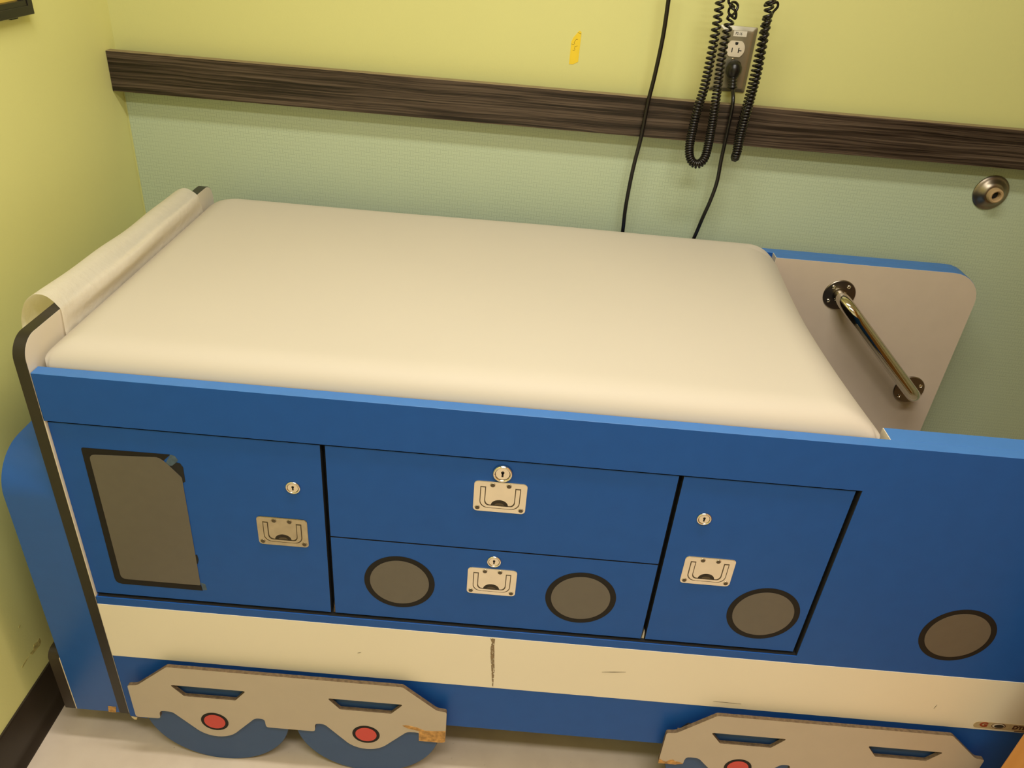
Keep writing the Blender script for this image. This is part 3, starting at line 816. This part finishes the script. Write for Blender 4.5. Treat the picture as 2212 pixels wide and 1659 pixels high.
# moulded body: against the plate above, necking down to a ribbed strain relief
body = [Vector((1.0895, YP - 0.006, 1.2225)), Vector((1.0896, YP - 0.0115, 1.2190)), Vector((1.0898, YP - 0.0150, 1.2130)), Vector((1.0900, YP - 0.0170, 1.2050)), Vector((1.0902, YP - 0.0185, 1.1975)), Vector((1.0903, YP - 0.0195, 1.1930))]
add_tube(bm, body, [0.0070, 0.0135, 0.0165, 0.0160, 0.0120, 0.0080], 24)
sr = [Vector((1.0903 + 0.0002 * k, YP - 0.0195 - 0.0004 * k, 1.1990 - 0.0019 * k)) for k in range(14)]
add_tube(bm, sr, [0.0080 + (0.0016 if k % 3 == 0 else (-0.0012 if k % 3 == 1 else 0.0006)) + (0.0012 if k > 9 else 0) for k in range(14)], 20)
link('plug', finish(bm, 'plug', [M['black_rubber']]), plug)
path = [at(x, y, 1, yy_) for (x, y, yy_) in ((1585, 186, 0.780), (1583, 222, 0.768), (1572, 280, 0.764), (1558, 345, 0.764), (1549, 392, 0.765), (1535, 432, 0.768), (1518, 470, 0.773), (1500, 512, 0.779))]
path[0] = Vector((1.0926, YP - 0.0245, 1.178))
path += [Vector((1.052, 0.782, 0.74)), Vector((1.04, 0.785, 0.60)), Vector((1.05, 0.787, 0.30)), Vector((1.06, 0.788, 0.05)), Vector((1.075, 0.788, FLOOR + 0.006)), Vector((1.12, 0.788, FLOOR + 0.0044))]
tube('cord', catmull(path, 10), 0.0041, M['cord'], plug, 12)

# plain black cord left of the outlet
path = [at(x, y, 1, v) for (x, y, v) in ((1452, -60, 0.770), (1444, 0, 0.770), (1432, 80, 0.769), (1415, 160, 0.768), (1402, 212, 0.768), (1395, 245, 0.768), (1384, 300, 0.768), (1371, 350, 0.770), (1361, 395, 0.772), (1351, 450, 0.776), (1345, 500, 0.780))]
path += [Vector((0.915, 0.784, 0.74)), Vector((0.920, 0.786, 0.60)), Vector((0.93, 0.787, 0.30)), Vector((0.94, 0.788, 0.05)), Vector((0.955, 0.788, FLOOR + 0.006)), Vector((1.00, 0.788, FLOOR + 0.0046))]
c1 = tube('black_cable', catmull(path, 10), 0.0043, M['cord'], None, 12)
tag(c1, 'plain black cord hanging straight down left of the coiled cords', 'cord')

# ------------------------------------------------------------------ coiled handset cords
def resample(path, step):
    out = [path[0].copy()]; acc = 0.0
    for a, b in zip(path, path[1:]):
        l = (b - a).length
        if l < 1e-9: continue
        pos = step - acc
        while pos <= l:
            out.append(a.lerp(b, pos / l)); pos += step
        acc = (acc + l) % step
    return out
def coil_path(path, r, pitch, phase=0.0):
    """helix about a path; pitch is a function of the point"""
    P = resample(path, 0.00035); T, N = frames(P)
    out = []; ph = phase; last = None
    for i, p in enumerate(P):
        ph += 2 * PI * 0.00035 / pitch(p)
        if last is None or ph - last > 2 * PI / 14:
            b = T[i].cross(N[i]); out.append(p + (N[i] * math.cos(ph) + b * math.sin(ph)) * r); last = ph
    return out
def pit(p): 
    t = min(1, max(0, (p.z - 1.10) / 0.20)); return 0.0049 + 0.0068 * t ** 1.2
YC = 0.725
ca = [at(x, y, 1, YC) for (x, y) in ((1567, -70), (1556, 0), (1547, 60), (1535, 125), (1521, 190), (1507, 235), (1495, 285), (1489, 322), (1493, 347), (1507, 355), (1522, 342), (1531, 310), (1538, 270), (1545, 225), (1551, 180), (1561, 110), (1571, 64), (1578, 42))]
axis = catmull(ca, 16)
h = coil_path(axis, 0.0073, pit)
# the cord kinks into a small knot above the last turn and then runs straight up
kn = [at(x, y, 1, v) for (x, y, v) in ((1573, 36, 0.722), (1577, 33, 0.728), (1588, 40, 0.726), (1590, 28, 0.718), (1585, 20, 0.714), (1577, 17, 0.720), (1574, 26, 0.727), (1579, 33, 0.722), (1588, 27, 0.716), (1594, 14, 0.720), (1590, 6, 0.727), (1582, 5, 0.722), (1577, 12, 0.715), (1586, 15, 0.722), (1579, 9, 0.728), (1574, 4, 0.722), (1576, -20, 0.722), (1578, -70, 0.722))]
cord_a = h + catmull(kn, 8)
oA = tube('coiled_cord', cord_a, 0.0025, M['cord'], None, 8)
tag(oA, 'black coiled cord in a wide open loop, left of the plug', 'coiled cord')
# second cord: hangs in a loop seen edge-on
pts = []
for (x, y) in ((1675, -70), (1664, 0), (1655, 55), (1645, 110), (1634, 165), (1622, 210), (1610, 255), (1600, 292), (1593, 325)):
    pts.append(at(x, y, 1, 0.716))
bot = [at(1589, 337, 1, 0.722), at(1588, 340, 1, 0.733), at(1591, 330, 1, 0.745)]
upb = [at(x - 4, y, 1, 0.751) for (x, y) in ((1602, 287), (1612, 248), (1624, 203), (1637, 150), (1647, 105), (1656, 60), (1662, 35))]
ax2 = catmull(pts + bot + upb, 16)
h2 = coil_path(ax2, 0.0071, lambda p: pit(p) * 1.02, 1.0)
kn2 = [at(x, y, 1, v) for (x, y, v) in ((1670, 26, 0.745), (1680, 14, 0.742), (1678, 5, 0.740), (1662, 10, 0.738), (1652, 12, 0.742), (1658, 5, 0.748), (1674, 0, 0.750), (1682, -20, 0.750), (1684, -70, 0.750))]
oB = tube('coiled_cord', h2 + catmull(kn2, 8), 0.0025, M['cord'], None, 8)
tag(oB, 'black coiled cord hanging doubled up, right of the plug', 'coiled cord')

# ------------------------------------------------------------------ round door stop on the back wall
ds = empty('door_stop', (1.7145, YW - 0.002, 0.9995), 'round metal door stop with a rubber ring on the green wall', 'door stop')
c = (1.7145, YW - 0.0018, 0.9995)
lathe('flange', [(0.0385, 0), (0.0385, 0.0030), (0.0370, 0.0046), (0.0335, 0.0058), (0.0290, 0.0085), (0.0245, 0.0128), (0.0205, 0.0160), (0.0172, 0.0168)], c, (0, -1, 0), M['bronze'], ds, 56)
lathe('rubber_ring', [(0.0160, 0.0160), (0.0160, 0.0265), (0.0148, 0.0292), (0.0122, 0.0302), (0.0098, 0.0290), (0.0088, 0.0240), (0.0086, 0.0172)], c, (0, -1, 0), M['rubber_tan'], ds, 40)
lathe('hole', [(0.0085, 0.0172), (0.0010, 0.0174)], c, (0, -1, 0), M['gap'], ds, 24)

# ------------------------------------------------------------------ scrap of yellow tape on the wall
def tp(x, y): 
    p = at(1140 + x / 6.506, y / 6.506, 1, YW); return (p.x, p.z)
tape = prism('tape_scrap', [tp(*p) for p in ((725, 430), (755, 450), (752, 500), (735, 640), (708, 868), (640, 902), (580, 900), (600, 700), (612, 585), (640, 530), (700, 460))], 'y', YW - 0.0006, YW + 0.0002, M['tape'])
tag(tape, 'torn scrap of bright yellow tape with pen marks on the wall', 'tape')
bm = bmesh.new()
for st in (((705, 552), (680, 552), (668, 575), (650, 598), (660, 610), (642, 628), (612, 614)), ((700, 643), (662, 655), (655, 680), (666, 690), (652, 710), (630, 704)), ((704, 455), (752, 478))):
    P = [Vector((tp(*q)[0], YW - 0.0007, tp(*q)[1])) for q in st]
    add_tube(bm, P, 0.00028, 6)
link('pen_marks', finish(bm, 'pen_marks', [M['ink']]), tape)

# ------------------------------------------------------------------ picture on the left wall
pic = empty('picture_frame', (XW, 0.30, 1.243), 'black picture frame with a yellow print, corner at the upper left', 'picture')
bm = bmesh.new()
add_prism(bm, rect(-0.03, 1.2430, 0.530, 1.66), 'x', XW, XW + 0.016, holes=[rect(-0.006, 1.2665, 0.506, 1.636)])
add_prism(bm, rect(-0.0295, 1.2435, 0.5295, 1.6595), 'x', XW + .016, XW + 0.0175, holes=[rect(-0.015, 1.2580, 0.515, 1.645)])
fo = link('frame', finish(bm, 'frame', [M['frame']]), pic); add_bevel(fo, 0.001, 1)
prism('print', rect(-0.0065, 1.2660, 0.5065, 1.6365), 'x', XW + 0.001, XW + 0.006, M['picture'], pic)
prism('hanger_tab', rect(0.478, 1.2385, 0.497, 1.2432), 'x', XW + 0.001, XW + 0.006, M['frame'], pic)

# ------------------------------------------------------------------ gouges in the left wall paint
def wl(x, y):
    p = at(x / 5.37, 1350 + y / 5.37, 0, XW); return (p.y, p.z)
bm = bmesh.new()
for poly in (((455, 150), (475, 185), (462, 235), (420, 285), (372, 345), (345, 330), (385, 285), (392, 225), (430, 195)),
             ((330, 365), (300, 420), (262, 490), (250, 492), (290, 420)), ((235, 5), (225, 35), (215, 30), (225, 0))):
    add_prism(bm, [wl(*q) for q in poly], 'x', XW - 0.0002, XW + 0.0006)
link('paint_gouge', finish(bm, 'paint_gouge', [M['scuff_green']]), bpy.data.objects['wall_left'])

# ------------------------------------------------------------------ honey-coloured cabinet at the right, near the camera
cab = empty('wooden_cabinet', (1.92, -0.45, FLOOR), 'honey-coloured wooden cabinet, only its edge showing at the lower right corner', 'cabinet')
cx0, cx1, cy0, cy1 = 1.6015, 2.25, -0.66, -0.08
o = prism('cabinet_body', rect(cx0, FLOOR + 0.0, cx1, 1.95), 'y', cy0 + 0.02, cy1, M['honey'], cab); add_bevel(o, 0.002, 1)
for (a, b_) in ((cx0 + 0.003, (cx0 + cx1) / 2 - 0.002), ((cx0 + cx1) / 2 + 0.002, cx1 - 0.003)):
    d = prism('cabinet_door', rect(a, FLOOR + 0.09, b_, 1.945), 'y', cy0, cy0 + 0.0195, M['honey'], cab); add_bevel(d, 0.002, 1)
    hx = b_ - 0.04 if a < 1.6 else a + 0.04
    tube('handle', catmull([(hx, cy0, 0.95), (hx, cy0 - 0.03, 0.96), (hx, cy0 - 0.032, 1.01), (hx, cy0 - 0.03, 1.06), (hx, cy0, 1.07)], 6), 0.005, M['nickel'], d, 12)

# ------------------------------------------------------------------ light
def area(name, loc, sx, sy, power, color, rot=(0, 0, 0)):
    l = bpy.data.lights.new(name, 'AREA'); l.shape = 'RECTANGLE'; l.size = sx; l.size_y = sy
    l.energy = power; l.color = color
    o = bpy.data.objects.new(name, l); COL.objects.link(o); o.location = loc; o.rotation_euler = rot
    return o
WARM = (1.0, 0.945, 0.865)
area('ceiling_light', (0.75, -0.20, ZC - 0.02), 1.1, 0.14, 19, WARM)
area('ceiling_light', (0.85, -1.15, ZC - 0.02), 1.1, 0.20, 25, WARM)
wd = bpy.data.worlds.new('room'); scene.world = wd; wd.use_nodes = True
wd.node_tree.nodes['Background'].inputs['Color'].default_value = (1.0, 0.9, 0.7, 1)
wd.node_tree.nodes['Background'].inputs['Strength'].default_value = 0.05

# ------------------------------------------------------------------ camera
cd = bpy.data.cameras.new('camera'); cd.sensor_width = 36.0; cd.sensor_fit = 'HORIZONTAL'; cd.lens = FPX / 2212.0 * 36.0
cd.clip_start = 0.02
cam = bpy.data.objects.new('camera', cd); COL.objects.link(cam)
cam.matrix_world = Matrix.Translation(CAM_POS) @ CAM_ROT.to_4x4()
scene.camera = cam
scene.view_settings.view_transform = 'Standard'
scene.view_settings.look = 'None'
scene.view_settings.exposure = 0.0
scene.cycles.use_denoising = True
scene.cycles.max_bounces = 8
